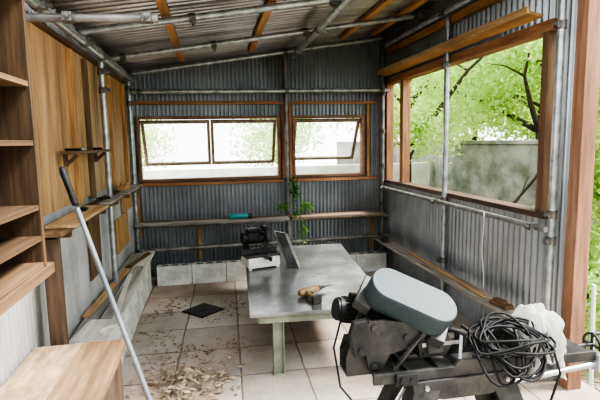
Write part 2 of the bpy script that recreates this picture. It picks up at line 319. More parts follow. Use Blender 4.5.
# ---------------- left wall boards ----------------
for y0,y1,z0,z1,mt in((2.5,3.38,1.22,2.24,W_PLY('z')),(3.39,4.24,1.22,2.24,W_TAN('z')),(4.25,4.92,1.22,2.24,W_PLY('z')),(4.93,5.50,.9,2.24,W_ORG('z')),(4.6,5.2,.56,.89,W_ORG('z')),(3.6,3.95,.6,1.10,W_BRN('z'))):
    board('wall_board',(XL+.014,y0,z0),(XL+.026,y1,z1),mt,'upright plywood board lining the corrugated side wall','board',group='boards lining the side wall')
for y in(3.35,3.72,4.55,5.25):
    board('wall_post',(XL+.027,y,1.20),(XL+.06,y+.05,2.22),W_ORG('z') if y!=3.72 else W_BRN('z'),'narrow upright timber stud on the plywood lining','stud',group='studs on the side wall')
board('top_plate',(XL+.014,1.9,2.242),(XL+.06,5.4,2.262),W_BRN('y'),'brown timber plate along the top of the side wall','timber')
board('bench_post',(-.86,2.52,0),(-.79,2.59,1.13),W_DARK('z'),'dark upright timber post carrying the wall shelf','post')
sh=thing('wall_shelf',(-.83,3.8,1.11),'long rough timber shelf along the plywood wall','shelf')
g=G(); g.box((XL+.03,2.45,1.15),(-.74,5.2,1.175)); g.done('shelf_board',W_BRN('y'),sh,bev=.003)
for y in(2.65,3.5,4.5):
    g=G(); g.box((XL+.03,y,1.11),(-.76,y+.04,1.15)); g.done('bracket',W_DARK('x'),sh)
board('loose_board',(XL+.08,2.55,1.177),(-.70,3.35,1.195),W_TAN('y'),'short tan board lying on the timber wall shelf','board')
board('loose_board',(XL+.13,3.5,1.177),(-.72,4.02,1.19),W_GREY('y'),'short grey board lying on the timber wall shelf','board')
board('loose_board',(XL+.13,4.15,1.177),(-.70,4.95,1.19),W_GREY('y'),'long grey board lying on the timber wall shelf','board')
sh=thing('small_shelf',(-.85,3.3,1.47),'small high timber shelf on the plywood wall','shelf')
g=G(); g.box((XL+.065,2.95,1.545),(-.76,3.85,1.565)); g.done('shelf_board',W_BRN('y'),sh,bev=.002)
for y in(3.0,3.75):
    g=G(); g.box((XL+.065,y,1.47),(XL+.085,y+.03,1.545)); g.beam((XL+.075,y+.015,1.48),(-.79,y+.015,1.54),.02,.02); g.done('bracket',W_DARK('x'),sh)
board('bench_plank',(XL+.03,2.80,.40),(-.80,5.25,.425),W_GREY('y'),'pale weathered plank lying on the concrete blocks','plank',group='planks on the low block ledge')
board('bench_plank',(-.79,2.78,.40),(-.66,5.30,.425),W_PALE('y'),'pale weathered plank lying on the concrete blocks','plank',group='planks on the low block ledge')
beamo('loose_board',(-.89,3.3,.437),(-.82,4.5,.437),.05,.02,W_TAN('y'),'long tan offcut board lying on the low ledge','board')
beamo('loose_board',(-.74,3.25,.434),(-.72,4.6,.434),.07,.014,W_GREY('y'),'thin grey board lying on the low ledge','board')
beamo('loose_board',(-.69,3.3,.446),(-.76,4.3,.446),.04,.008,W_PALE('y'),'thin pale batten lying across boards on the low ledge','board')
beamo('loose_board',(-.83,4.6,.436),(-.70,5.15,.436),.045,.018,W_BRN('y'),'short brown offcut lying on the low ledge','board')
pts=[(-.20,-.17),(.03,-.17),(.03,-.11)]+[(.02-.085*math.sin(t),-.02-.085*math.cos(t)) for t in np.linspace(.25,math.pi-.25,14)]+[(.03,.075),(.03,.17),(-.20,.17)]
g=G(T((-.66,3.02,.427),rz=-.12)); g.prism(pts,(0,0,0),(1,0,0),(0,1,0),(0,0,.018)); g.done('cutout_board',W_PALE('y'),label='pale board with a round cut-out lying on the low ledge',cat='board')
def pliers(M,mat2,label):
    p=thing('pliers',M.translation,label,'pliers')
    g=G(M); g.cyl((0,0,-.006),(0,0,.006),.012,n=12); g.prism([(0,-.012),(.05,-.004),(.05,.004),(0,.012)],(0,0,-.006),(1,0,0),(0,1,0),(0,0,.012)); g.done('jaws',STEEL,p)
    for sg in(-1,1):
        g=G(M); g.tube([(0,0,0),(-.03,.018*sg,0),(-.08,.026*sg,0),(-.12,.018*sg,0)],.007); g.done('handle',mat2,p)
pliers(T((-.80,3.15,1.573),rz=1.2),RUBBER,'black-handled steel pliers lying on the small high shelf')
pliers(T((-.80,3.55,1.573),rz=1.9),RUBBER,'black-handled steel pliers lying on the small high shelf')
pliers(T((-.78,3.80,1.198),rz=1.0),RUBBER,'black-handled steel pliers lying on the wall shelf')
pliers(T((-.80,3.15,1.203),rz=1.5),RUBBER,'black-handled steel pliers lying on the tan shelf board')
g=G(T((-.80,4.5,1.191),rz=1.5)); g.box((-.12,-.03,0),(.12,.03,.035)); g.cyl((-.06,0,.035),(-.06,0,.06),.012,n=10); g.cyl((.1,0,.035),(.1,0,.055),.01,n=10); g.done('wood_plane',W_ORG('x'),label='small timber hand plane lying on the wall shelf',cat='hand plane',bev=.003)
# ---------------- wall cabinet ----------------
cb=thing('wall_cabinet',(-.765,1.4,1.13),'open dark brown timber wall cabinet with several bare shelves','cabinet')
cx0,cx1,cy0,cy1,cz0,cz1=XL+.02,-.60,1.05,1.80,1.17,2.10
g=G(); g.box((cx0,cy1-.022,cz0),(cx1,cy1,cz1)); g.done('side_panel',W_CAB('z'),cb,bev=.002)
g=G(); g.box((cx0,cy0,cz0),(cx1,cy0+.022,cz1)); g.done('side_panel',W_CAB('z'),cb,bev=.002)
g=G(); g.box((cx0,cy0+.022,cz0),(cx0+.01,cy1-.022,cz1)); g.done('back_panel',W_CAB('z'),cb)
g=G(); g.box((cx0,cy0-.02,cz1),(cx1+.01,cy1+.01,cz1+.025)); g.done('top_panel',W_CAB('y'),cb,bev=.002)
for z in(1.17,1.265,1.375,1.60,1.80):
    g=G(); g.box((cx0+.01,cy0+.022,z),(cx1-.004,cy1-.022,z+.018)); g.done('shelf',W_CAB('y') if z in(1.265,1.375,1.6) else W_BRN('y'),cb,bev=.002)
g=G(); g.box((cx0,cy0,1.13),(cx1+.005,cy1+.06,1.168)); g.done('base_rail',W_BRN('y'),cb,bev=.002)
# ---------------- plywood crate bench ----------------
CHB=noisemat('rough_plywood',(.22,.145,.08),(.42,.31,.185),scale=24,rough=.85,stretch=(1,.35,1),dirt=((.10,.065,.04),4.5,(1.5,.8,1)))
cr=thing('plywood_box_bench',(-.72,1.9,0),'boxy brown bench with a rough stained plywood top','bench')
g=G(); g.box((XL+.03,1.2,0),(-.50,2.44,.57)); g.done('body',W_DARK('z'),cr,bev=.004)
g=G(); g.prism([(XL+.02,1.1),(-.70,1.1),(-.685,2.47),(XL+.02,2.465)],(0,0,.572),(1,0,0),(0,1,0),(0,0,.020)); g.done('top_board',CHB,cr,label='rough speckled plywood top sheet')
g=G(); g.prism([(-.695,1.1),(-.475,1.1),(-.47,2.46),(-.68,2.47)],(0,0,.572),(1,0,0),(0,1,0),(0,0,.023)); g.done('top_board',wood('wood_worn_brown',(.15,.09,.05),(.30,.195,.11),'y'),cr,label='darker brown worn top board')
# ---------------- long pole ----------------
p0,p1=V((-.055,1.63,.006)),V((-.545,1.86,1.52)); d=(p1-p0).normalized()
po=thing('long_pole',p0,'long grey metal pole with black rubber grip leaning beside the cabinet','pole')
g=G(); g.cyl(p0,p1-d*.16,.0095,n=14); g.done('shaft',noisemat('grey_tube',(.11,.12,.135),(.18,.20,.215),rough=.45,metal=.3),po)
g=G(); g.tube([p1-d*.15,p1-d*.14,p1-d*.08,p1-d*.02,p1],[.010,.0125,.0115,.0125,.009],n=14); g.done('grip',RUBBER,po)
g=G(); g.cyl(p0-d*.005,p0+d*.03,.012,n=12); g.done('foot',RUBBER,po)
# ---------------- table ----------------
tb=thing('work_table',(.75,3.9,0),'low long workbench with worn grey sheet metal top','table')
A,B,C_,D=V((.205,2.99)),V((1.17,2.95)),V((1.36,4.93)),V((.30,4.97))
g=G(); vs=[(q.x,q.y,z) for z in(.445,.47) for q in(A,B,C_,D)]
g.add(vs,[(3,2,1,0),(4,5,6,7),(0,1,5,4),(1,2,6,5),(2,3,7,6),(3,0,4,7)]); g.done('table_top',TABLE,tb,bev=.003)
g=G(); ins=[V((A.x+.06,A.y+.05)),V((B.x-.06,B.y+.05)),V((C_.x-.06,C_.y-.05)),V((D.x+.06,D.y-.05))]
for i in range(4):
    a,b=ins[i],ins[(i+1)%4]; g.beam((a.x,a.y,.415),(b.x,b.y,.415),.03,.055)
g.done('apron',GRN,tb)
for q in((.40,3.07),(1.04,3.05),(1.24,4.82),(.44,4.85)):
    g=G(); g.box((q[0]-.038,q[1]-.03,0),(q[0]-.032,q[1]+.03,.42)); g.box((q[0]+.032,q[1]-.03,0),(q[0]+.038,q[1]+.03,.42)); g.box((q[0]-.032,q[1]-.004,0),(q[0]+.032,q[1]+.004,.42)); g.box((q[0]-.045,q[1]-.035,0),(q[0]+.045,q[1]+.035,.008)); g.done('leg',GRN,tb,bev=.002)
# ---------------- chop saw on table ----------------
S=T((.42,4.20,.47),rz=.25)
cs=thing('chop_saw',(.42,4.20,.47),'dark detailed mitre saw on an off-white base on the metal table','saw')
g=G(S); g.box((-.17,-.11,.012),(.13,.12,.105))
for a,b in((-.15,-.09),(.11,-.09),(-.15,.10),(.11,.10)): g.cyl((a,b,0),(a,b,.013),.015,n=10)
g.done('base',WHITE,cs,bev=.012,seg=3)
g=G(S); g.box((-.18,-.10,.106),(.14,.02,.120)); g.box((-.20,.02,.106),(.15,.035,.165)); g.box((-.03,-.18,.10),(.03,-.10,.118)); g.done('deck',IRON,cs,bev=.002)
g=G(S); g.cyl((-.0,-.18,.108),(-.0,-.22,.10),.012,n=12); g.done('mitre_knob',RUBBER,cs)
g=G(S); g.tube([(-.10,.12,.10),(-.13,.10,.22),(-.10,.06,.30),(-.02,.0,.33)],[.035,.03,.028,.026],n=12); g.done('arm',IRON,cs)
g=G(S); g.cyl((-.15,.0,.28),(.0,.0,.28),.065,n=24); g.cyl((-.19,.0,.28),(-.15,.0,.28),.05,n=24); g.box((-.14,-.03,.335),(-.04,.03,.36))
for k in range(5): g.box((-.14+.025*k,-.068,.255),(-.13+.025*k,-.06,.305))
g.done('motor',BLACK,cs)
g=G(S); pts=[(.115*math.cos(a),.115*math.sin(a)) for a in np.linspace(-.2,math.pi+.2,22)]
g.prism(pts,(.01,0,.26),(0,1,0),(0,0,1),(.04,0,0)); g.done('blade_guard',IRON,cs,bev=.004)
g=G(S); g.cyl((.028,0,.26),(.031,0,.26),.108,n=40); g.done('blade',STEEL,cs)
g=G(S); g.tube([(-.02,-.05,.31),(-.03,-.12,.33),(-.03,-.19,.31),(-.03,-.21,.28)],[.014,.015,.015,.012],n=10); g.done('handle',RUBBER,cs)
g=G(Matrix.Translation(V((.70,4.12,.476)))@Matrix.Rotation(.5,4,'Z')@Matrix.Rotation(math.radians(-24),4,'Y')); g.box((-.006,-.08,0),(.006,.08,.36)); g.box((-.02,-.09,0),(.006,-.08,.36)); g.box((-.02,.08,0),(.006,.09,.36)); g.done('steel_channel',STEEL,label='flat grey steel channel leaning on the cut-off saw',cat='steel channel',bev=.002)
# ---------------- drill ----------------
M=T((.68,3.30,.503),rz=.5)@Matrix.Scale(1.5,4)
dr=thing('cordless_drill',(.68,3.30,.47),'dull brown pistol-shaped drill lying on the metal table','drill')
g=G(M); g.tube([(-.075,0,0),(-.07,0,0),(-.05,0,0),(.0,0,0),(.02,0,0),(.045,0,0)],[.010,.017,.0205,.0205,.018,.016],n=18); g.done('body',BRONZE,dr)
g=G(M); g.cyl((.045,0,0),(.07,0,0),.016,r2=.010,n=18); g.cyl((.07,0,0),(.09,0,0),.008,n=12); g.cyl((.09,0,0),(.14,0,-.002),.0035,n=8); g.done('chuck',IRON,dr)
g=G(M); g.tube([(-.035,-.010,0),(-.048,-.05,0),(-.058,-.095,0),(-.062,-.112,0)],[.014,.0115,.013,.015],n=12); g.done('handle',BRONZE,dr)
g=G(M); g.tube([(-.018,-.018,0),(-.020,-.04,0),(-.036,-.045,0)],.0035,n=6); g.done('trigger',IRON,dr)
g=G(M); g.box((-.092,-.130,-.0205),(-.04,-.112,.019)); g.done('battery',IRON,dr,bev=.004)
# ---------------- grinder on end shelf ----------------
M=T((.32,5.40,.722),rz=.15)
at=thing('angle_grinder',(.32,5.40,.72),'teal-bodied angle grinder lying on the end wall shelf','grinder')
g=G(M); g.tube([(-.15,0,.035),(-.14,0,.035),(-.02,0,.033),(.06,0,.035)],[.02,.03,.024,.03],n=14); g.done('body',TEAL,at)
g=G(M); g.cyl((.06,0,.035),(.12,0,.035),.03,n=14,r2=.022); g.cyl((.10,0,.0),(.10,0,.06),.022,n=14); g.cyl((.10,0,.0),(.10,0,.004),.055,n=28); g.done('gear_head',IRON,at)
g=G(T((-.14,4.44,.0),rz=.75)); g.box((-.14,-.14,.002),(.14,.14,.014)); g.cyl((0,0,.014),(0,0,.017),.04,n=24); g.done('floor_plate',BLACK,label='square black metal plate lying on the paving',cat='metal plate',bev=.003)
# ---------------- debris ----------------
def scatter(name,cx,cy,sx,sy,n,mat,label,cat,size=(.01,.04),zmax=.03,gauss=True,base=.003,thin=.4,clus=0,tip=.3):
    g=G(); C=[(random.gauss(cx,sx),random.gauss(cy,sy)) for _ in range(max(clus,1))]
    for i in range(n):
        if clus:
            q=random.choice(C); x,y=random.gauss(q[0],.07),random.gauss(q[1],.09)
        elif gauss: x,y=random.gauss(cx,sx),random.gauss(cy,sy)
        else: x,y=random.uniform(cx-sx,cx+sx),random.uniform(cy-sy,cy+sy)
        r=math.exp(-((x-cx)/sx)**2/2-((y-cy)/sy)**2/2) if gauss else .2
        z=base+random.random()*zmax*r; s=random.uniform(*size); a=random.uniform(0,6.28); t=random.uniform(-.5,.5)
        c,sn=math.cos(a)*s,math.sin(a)*s; w=random.uniform(.15,thin*2)
        g.add([(x-c,y-sn,z),(x+sn*w,y-c*w,z+abs(t)*s*tip+.003),(x+c,y+sn,z+.002+tip*s*random.random()*r),(x-sn*w,y+c*w,z+.004)],[(0,1,2,3)])
    g.done(name,mat,label=label,cat=cat,kind='stuff')
scatter('wood_chips',-.24,3.04,.15,.18,360,CHIP,'loose pile of pale wood chips and scraps swept on the paving','wood chips',(.010,.042),.06,thin=.3,tip=.9)
scatter('dry_leaves',.0,3.8,.20,.45,330,DEADLEAF,'scattered dry brown leaves and dust on the paving','dry leaves',(.006,.024),.01,clus=12)
scatter('dry_leaves',-.45,4.0,.07,.7,180,DEADLEAF,'dry brown leaves and twigs along the block ledge','dry leaves',(.008,.024),.01,clus=10)
scatter('dry_leaves',1.74,3.3,.14,.6,420,CHIP,'scattered leaf scraps and chips by the band saw','dry leaves',(.008,.03),.02)
scatter('fallen_leaves',3.3,3.4,.85,1.9,1600,DEADLEAF,'layer of fallen brown leaves outside the shed','fallen leaves',(.02,.045),.02,False,base=-.122)
# ---------------- ledge low right ----------------
board('low_plank',(1.91,2.78,.386),(2.07,5.45,.402),wood('wood_ledge',(.22,.19,.16),(.45,.41,.35),'y'),'long narrow pale weathered plank resting on the low side pipe','plank')
beamo('ledge_batten',(1.94,5.0,.410),(1.96,3.9,.410),.035,.012,W_GREY('y'),'thin grey timber batten lying on the pale ledge plank','timber')
beamo('ledge_batten',(2.02,4.6,.411),(1.98,3.1,.411),.04,.014,W_TAN('y'),'thin tan timber batten lying on the pale ledge plank','timber')
for i,(yy,xx,mt) in enumerate(((5.2,1.98,W_DARK('x')),(2.93,1.99,W_BRN('x')))):
    g=G(T((xx,yy,.403),rz=1.4+i*.3)); g.box((-.09,-.035,0),(.08,.035,.03)); g.box((-.05,-.02,.03),(.05,.03,.05)); g.done('scrap_timber',mt,label='short scrap timber offcut on the pale ledge plank',cat='timber',bev=.003)
# ---------------- band saw ----------------
H=.05
bs=thing('band_saw',(1.0,1.80,0),'near-black metal-cutting band saw with blue-grey oval cover','band saw')
cx,cy=1.0,1.80
for sx,sy in((-1,-1),(1,-1),(-1,1),(1,1)):
    g=G(); t0=V((cx+sx*.22,cy+sy*.11,.555+H)); b0=V((cx+sx*.42,cy+sy*.26,0)); wt,wb=.115,.05
    g.add([t0,t0-V((sx*wt,0,0)),b0-V((sx*wb,0,0)),b0,t0-V((0,sy*wt*.8,0)),b0-V((0,sy*wb,0))],[(0,1,2,3),(0,3,5,4)])
    o=g.done('leg',IRON,bs); md=o.modifiers.new('thick','SOLIDIFY'); md.thickness=.005
g=G(); g.box((cx-.24,1.685,.555+H),(cx+.24,1.915,.57+H)); g.done('stand_top',IRON,bs,bev=.002)
g=G(); g.prism([(-.24,.0),(.24,.0),(.23,-.06),(.10,-.085),(-.10,-.085),(-.23,-.06)],(cx,1.678,.57+H),(1,0,0),(0,0,1),(0,.006,0)); g.done('stand_apron',IRON,bs,bev=.002)
for x0 in(cx-.18,cx+.18):
    g=G(); g.cyl((x0,1.678,.545+H),(x0,1.666,.545+H),.010,n=6); g.done('stand_bolt',STEEL,bs)
g=G(); g.box((cx-.36,1.60,.12),(cx+.36,2.0,.13)); g.done('stand_shelf',IRON,bs,bev=.002)
g=G()
for y0 in(1.69,1.89): g.prism([(.60,.572+H),(1.62,.572+H),(1.64,.59+H),(1.62,.615+H),(1.30,.615+H),(1.27,.64+H),(.98,.64+H),(.95,.615+H),(.60,.615+H)],(0,y0,0),(1,0,0),(0,0,1),(0,.018,0))
for x in(.62,.76,.9,1.2,1.4,1.58): g.box((x,1.70,.574+H),(x+.018,1.895,.60+H))
g.box((1.26,1.70,.606+H),(1.60,1.895,.612+H)); g.box((.62,1.70,.574+H),(.98,1.895,.585+H)); g.done('bed',IRON,bs,bev=.002)
for x0,x1 in((1.24,1.255),(1.09,1.102)):
    g=G(); g.box((x0,1.69,.641+H),(x1,1.90,.705+H)); xx=x1 if x0<1.2 else x0; g.prism([(0,0),(.05,0),(0,.05)],(xx,1.78,.641+H),(1 if x0<1.2 else -1,0,0),(0,0,1),(0,.015,0)); g.done('vise_jaw',IRON,bs,bev=.002)
g=G(); g.cyl((1.1,1.80,.59+H),(1.70,1.80,.59+H),.009,n=12)
pts=[(1.70,1.80+.05*math.cos(t),.59+H+.05*math.sin(t)) for t in np.linspace(0,2*math.pi,25)[:-1]]
g.tube(pts,.006,closed=True); g.beam((1.70,1.75,.59+H),(1.70,1.85,.59+H),.010,.010); g.beam((1.70,1.80,.54+H),(1.70,1.80,.64+H),.010,.010); g.cyl((1.70,1.80,.64+H),(1.74,1.80,.64+H),.009,n=10); g.done('vise_handwheel',IRON,bs)
g=G(); g.cyl((1.20,1.66,.54+H),(1.92,1.72,.565+H),.0125,n=14); g.box((1.62,1.67,.525+H),(1.655,1.73,.60+H)); g.done('stock_stop_bar',PIPE,bs)
a=V((1,-.36,-.46)).normalized(); n_=V((0,-.56,.83)); n_=(n_-a*n_.dot(a)).normalized(); b_=n_.cross(a)
c0=V((.785,1.80,.905))
def stadium(L,Rr,k=16):
    pts=[(L/2+Rr*math.cos(t),Rr*math.sin(t)) for t in np.linspace(-math.pi/2,math.pi/2,k)]
    pts+=[(-L/2+Rr*math.cos(t),Rr*math.sin(t)) for t in np.linspace(math.pi/2,3*math.pi/2,k)]
    return pts
g=G(); HL=.105; prof=[(-.02,1.0),(.068,1.0),(.078,.99),(.083,.965),(.085,.93)]; rings=[]
for hgt,sc in prof:
    rings.append([c0+n_*hgt+a*(math.copysign(HL,p[0])+(p[0]-math.copysign(HL,p[0]))*sc)+b_*(p[1]*sc) for p in stadium(HL*2,.082)])
K=len(rings[0]); vs=[q for r in rings for q in r]; fs=[(i*K+j,i*K+(j+1)%K,(i+1)*K+(j+1)%K,(i+1)*K+j) for i in range(len(rings)-1) for j in range(K)]
g.add(vs,fs,0,True); g.add(rings[-1],[tuple(range(K))],0,False); g.add(rings[0],[tuple(reversed(range(K)))],0)
g.done('blade_cover',COVER,bs,label='dull blue-grey rounded oval blade cover')
g=G(); g.prism([(-.20,.085),(.19,.085),(.20,.03),(.19,-.085),(.13,-.085),(.11,-.04),(-.12,-.04),(-.14,-.085),(-.21,-.07)],c0-n_*.075,a,b_,n_*.054); g.done('head_casting',IRON,bs,bev=.004)
g=G(); pr=[(.60,.66),(.66,.66),(.69,.72),(.78,.74),(.86,.79),(.82,.84),(.66,.87),(.60,.87),(.57,.80)]
for y0 in(1.745,1.87): g.prism(pr,(0,y0,0),(1,0,0),(0,0,1),(0,.014,0))
for q in((.62,.68),(.62,.84),(.76,.79)): g.cyl((q[0],1.735,q[1]),(q[0],1.895,q[1]),.013,n=14)
g.box((.60,1.759,.74),(.80,1.871,.84)); g.box((.60,1.759,.655),(.66,1.871,.70)); g.done('frame_casting',IRON,bs,bev=.002)
g=G(); g.prism([(.83,.68),(.95,.68),(.98,.73),(.95,.79),(.87,.80),(.82,.74)],(0,1.765,0),(1,0,0),(0,0,1),(0,.09,0)); g.box((.86,1.750,.70),(.93,1.767,.76))
for q in((.85,.70),(.94,.70),(.95,.76),(.86,.775)): g.cyl((q[0],1.766,q[1]),(q[0],1.757,q[1]),.006,n=6)
g.done('gearbox',IRON,bs,bev=.003)
g=G(); g.beam((.70,1.72,.67),(.83,1.74,.80),.018,.010); g.cyl((.70,1.71,.675),(.70,1.745,.675),.011,n=12); g.cyl((.83,1.73,.80),(.83,1.76,.80),.011,n=12); g.done('link_bar',IRON,bs,bev=.002)
g=G(); g.beam((.99,1.72,.68),(1.01,1.75,.78),.014,.010); g.done('link_bar',STEEL,bs,bev=.002)
g=G(); g.box((.69,1.672,.615),(.78,1.689,.665)); g.cyl((.715,1.672,.64),(.715,1.664,.64),.012,n=14); g.cyl((.755,1.672,.64),(.755,1.666,.64),.008,n=14); g.done('switch_box',BLACK,bs,bev=.003)
g=G(); g.box((1.015,1.775,.71),(1.055,1.82,.77)); g.cyl((1.035,1.765,.71),(1.035,1.765,.76),.012,n=12); g.done('blade_guide',IRON,bs,bev=.003)
g=G(); g.box((.84,1.7625,.728),(1.04,1.764,.745)); g.done('blade',STEEL,bs)
g=G(); mc=V((.60,1.96,.84)); ax=V((.97,.1,-.22)).normalized()
g.cyl(mc-ax*.08,mc+ax*.10,.052,n=26); g.cyl(mc-ax*.09,mc-ax*.08,.046,n=26)
side=ax.cross(V((0,0,1))).normalized(); up_=side.cross(ax)
for k in range(18):
    t=k*math.pi/9; q=(side*math.cos(t)+up_*math.sin(t))*.054; g.beam(mc+q-ax*.06,mc+q+ax*.08,.004,.010)
q=up_*.062; g.beam(mc+q-ax*.03,mc+q+ax*.05,.045,.026); g.done('motor',BLACK,bs)
g=G(); g.prism([(-.035,-.07),(.035,-.07),(.042,.02),(.032,.075),(-.022,.075),(-.042,.03)],V((.555,1.71,.81)),V((1,0,.1)),V((-.1,0,1)),V((0,.035,0))); g.cyl((.555,1.71,.765),(.555,1.702,.765),.013,n=16); g.done('belt_guard',BLACK,bs,bev=.004)
g=G()
for y0 in(1.77,1.87): g.prism([(0,0),(.10,0),(.08,.07),(.06,.13),(.02,.13),(.0,.07)],(.51,y0,.64),(1,0,0),(0,0,1),(0,.010,0))
g.cyl((.55,1.76,.75),(.55,1.89,.75),.012,n=14); g.box((.51,1.77,.63),(.62,1.88,.645)); g.done('pivot_bracket',IRON,bs,bev=.002)
g=G(); p=c0+a*.185-n_*.045; g.tube([p,p+a*.04+V((0,0,.015)),p+a*.07+V((0,0,.02)),p+a*.10+V((0,0,.02))],[.012,.011,.010,.011],n=12); g.done('lift_handle',RUBBER,bs)
g=G(); g.tube([(.53,1.92,.82),(.47,1.82,.74),(.47,1.72,.62),(.54,1.65,.54),(.66,1.63,.55),(.72,1.66,.615)],.0045); g.done('power_lead',RUBBER,bs)
# ---------------- cable bundle ----------------
g=G(); pts=[]; cc=V((1.19,1.715,.785)); seg=26; loops=15
prm=[(random.uniform(.08,.19),random.uniform(.045,.10),random.uniform(.05,.9),random.uniform(-.05,.06),random.uniform(-.03,.05),random.uniform(-1,1),random.uniform(.0,.17)) for _ in range(loops+1)]
for i in range(loops*seg):
    lp=i//seg; k=(i%seg)/seg; A0,A1=prm[lp],prm[lp+1]; kk=k*k*(3-2*k); P_=[u*(1-kk)+v*kk for u,v in zip(A0,A1)]
    t=2*math.pi*k; x=P_[0]*math.cos(t)*(1+.20*math.sin(3*t+lp)); y=P_[1]*math.sin(t)*(1+.18*math.sin(2*t+lp)); ca,sa=math.cos(P_[5]*.5),math.sin(P_[5]*.5)
    X=x*ca-y*sa; Yy=x*sa*.5+y*ca
    z=Yy*math.sin(P_[2])-P_[6]*(max(0,-math.sin(t))**2)+P_[4]*.6-1.6*X*X
    pts.append(cc+V((X+P_[3],Yy*math.cos(P_[2])-.02-(.03 if z<-.1 else 0),z)))
for _ in range(2): pts=[pts[0]]+[(pts[i-1]+pts[i]*2+pts[i+1])/4 for i in range(1,len(pts)-1)]+[pts[-1]]
e=pts[-1]; pts+=[e+V((.05,-.04,-.03)),e+V((.07,-.06,-.12)),e+V((.03,-.06,-.24)),e+V((.0,-.05,-.40))]
g.tube(pts,.0055,n=7); g.done('cable_coil',RUBBER,label='tangled loops of black cable draped over the band saw bed',cat='cable')
# ---------------- crumpled bag ----------------
g=G(); nu,nv=50,60; vs=[]
path=[V((0,.09,-.10)),V((0,.085,-.03)),V((0,.06,.03)),V((0,.01,.050)),V((0,-.05,.035)),V((0,-.09,-.015)),V((0,-.105,-.09)),V((0,-.11,-.17))]
for j in range(nv+1):
    v=j/nv*(len(path)-1); k=min(int(v),len(path)-2); q=path[k].lerp(path[k+1],v-k)
    for i in range(nu+1):
        u=(i/nu-.5)*2; wd=.085+.010*math.sin(v*1.7)+.012*noise.noise(V((u*2,v,5)))
        nn=noise.noise(V((u*2.4,v*.9,1)))*.034+noise.noise(V((u*6,v*1.6,3)))*.016+abs(noise.noise(V((u*4.5,v*.8,7))))*.040
        dr_=.11*max(0,abs(u)-.5)**1.3
        vs.append(V((1.385,1.80,.795))+V((u*wd,q.y-nn*.8,q.z+nn*.8-dr_*2)))
g.add(vs,[(j*(nu+1)+i,j*(nu+1)+i+1,(j+1)*(nu+1)+i+1,(j+1)*(nu+1)+i) for j in range(nv) for i in range(nu)],0,True)
g.done('plastic_bag',CLOTH,label='limp crumpled translucent white plastic bag draped over the saw bed',cat='plastic bag')
g=G(); g.cyl((2.47,2.60,-.125),(2.46,2.62,.62),.014,n=14); g.done('garden_stake',noisemat('pale_blue_plastic',(.5,.65,.68),(.65,.78,.8),rough=.5),label='pale blue plastic stake standing in the ground outside',cat='stake')
g=G(); g.tube([(2.02+.008*math.sin(i),3.22+.012*math.sin(i*.7),1.04-.07*i) for i in range(10)],.003,n=6); g.done('hanging_wire',WHITE,label='thin pale wire hanging from the opening sill',cat='wire')
# ---------------- outside ----------------
g=G(); g.box((4.3,1.0,-.13),(4.42,16,1.50)); g.box((4.27,1.0,1.50),(4.45,16,1.56)); g.done('garden_wall',FENCE,label='mossy grey concrete boundary wall behind the shed garden',cat='wall',kind='structure',bev=.01)
g=G(); g.box((-6,8.6,-.13),(4.2,8.72,1.14)); g.done('garden_wall',noisemat('pale_concrete',(.55,.57,.50),(.80,.81,.75),scale=3,rough=.9),label='pale concrete boundary wall beyond the end windows',cat='wall',kind='structure',bev=.01)
g=G(); g.tube([(3.75,6.1,-.12),(3.9,5.8,.5),(4.12,5.45,1.05),(4.24,5.2,1.52)],[.022,.02,.018,.014],n=8); g.tube([(3.9,5.8,.5),(3.95,5.5,.8),(4.0,5.4,1.1)],[.012,.009,.006],n=6); g.done('leaning_branch',BARK,label='dark bare branch leaning against the mossy garden wall',cat='branch')
def leaves(name,blobs,n,size,mat,parent=None,label=None,cat=None,kind=None,soft=True):
    me=bpy.data.meshes.new(name); B=np.array([b[:6] for b in blobs],float); vol=(B[:,3]*B[:,4]*B[:,5])**.8; ch=rng.choice(len(B),n,p=vol/vol.sum())
    if soft: c=B[ch,:3]+np.clip(rng.normal(size=(n,3)),-2.0,2.0)*B[ch,3:6]*.55
    else:
        d=rng.normal(size=(n,3)); d/=np.linalg.norm(d,axis=1)[:,None]; c=B[ch,:3]+d*B[ch,3:6]*(rng.random(n)**.45)[:,None]
    u=rng.normal(size=(n,3)); u/=np.linalg.norm(u,axis=1)[:,None]; w=np.cross(u,rng.normal(size=(n,3))); w/=np.linalg.norm(w,axis=1)[:,None]
    s=rng.uniform(size[0],size[1],n)[:,None]
    q=np.stack([c-u*s,c+w*s*.5,c+u*s,c-w*s*.5],1).reshape(-1,3)
    o0=V((float(q[:,0].mean()),float(q[:,1].mean()),float(q[:,2].min()))); q=q-np.array(o0)
    me.from_pydata(q.tolist(),[],[(4*i,4*i+1,4*i+2,4*i+3) for i in range(n)]); me.materials.append(mat)
    o=bpy.data.objects.new(name,me); link(o); WL[o.name]=o0
    if parent: o.parent=parent; o.location=o0-WL[parent.name]
    else: o.location=o0
    return tag(o,label,cat,kind)
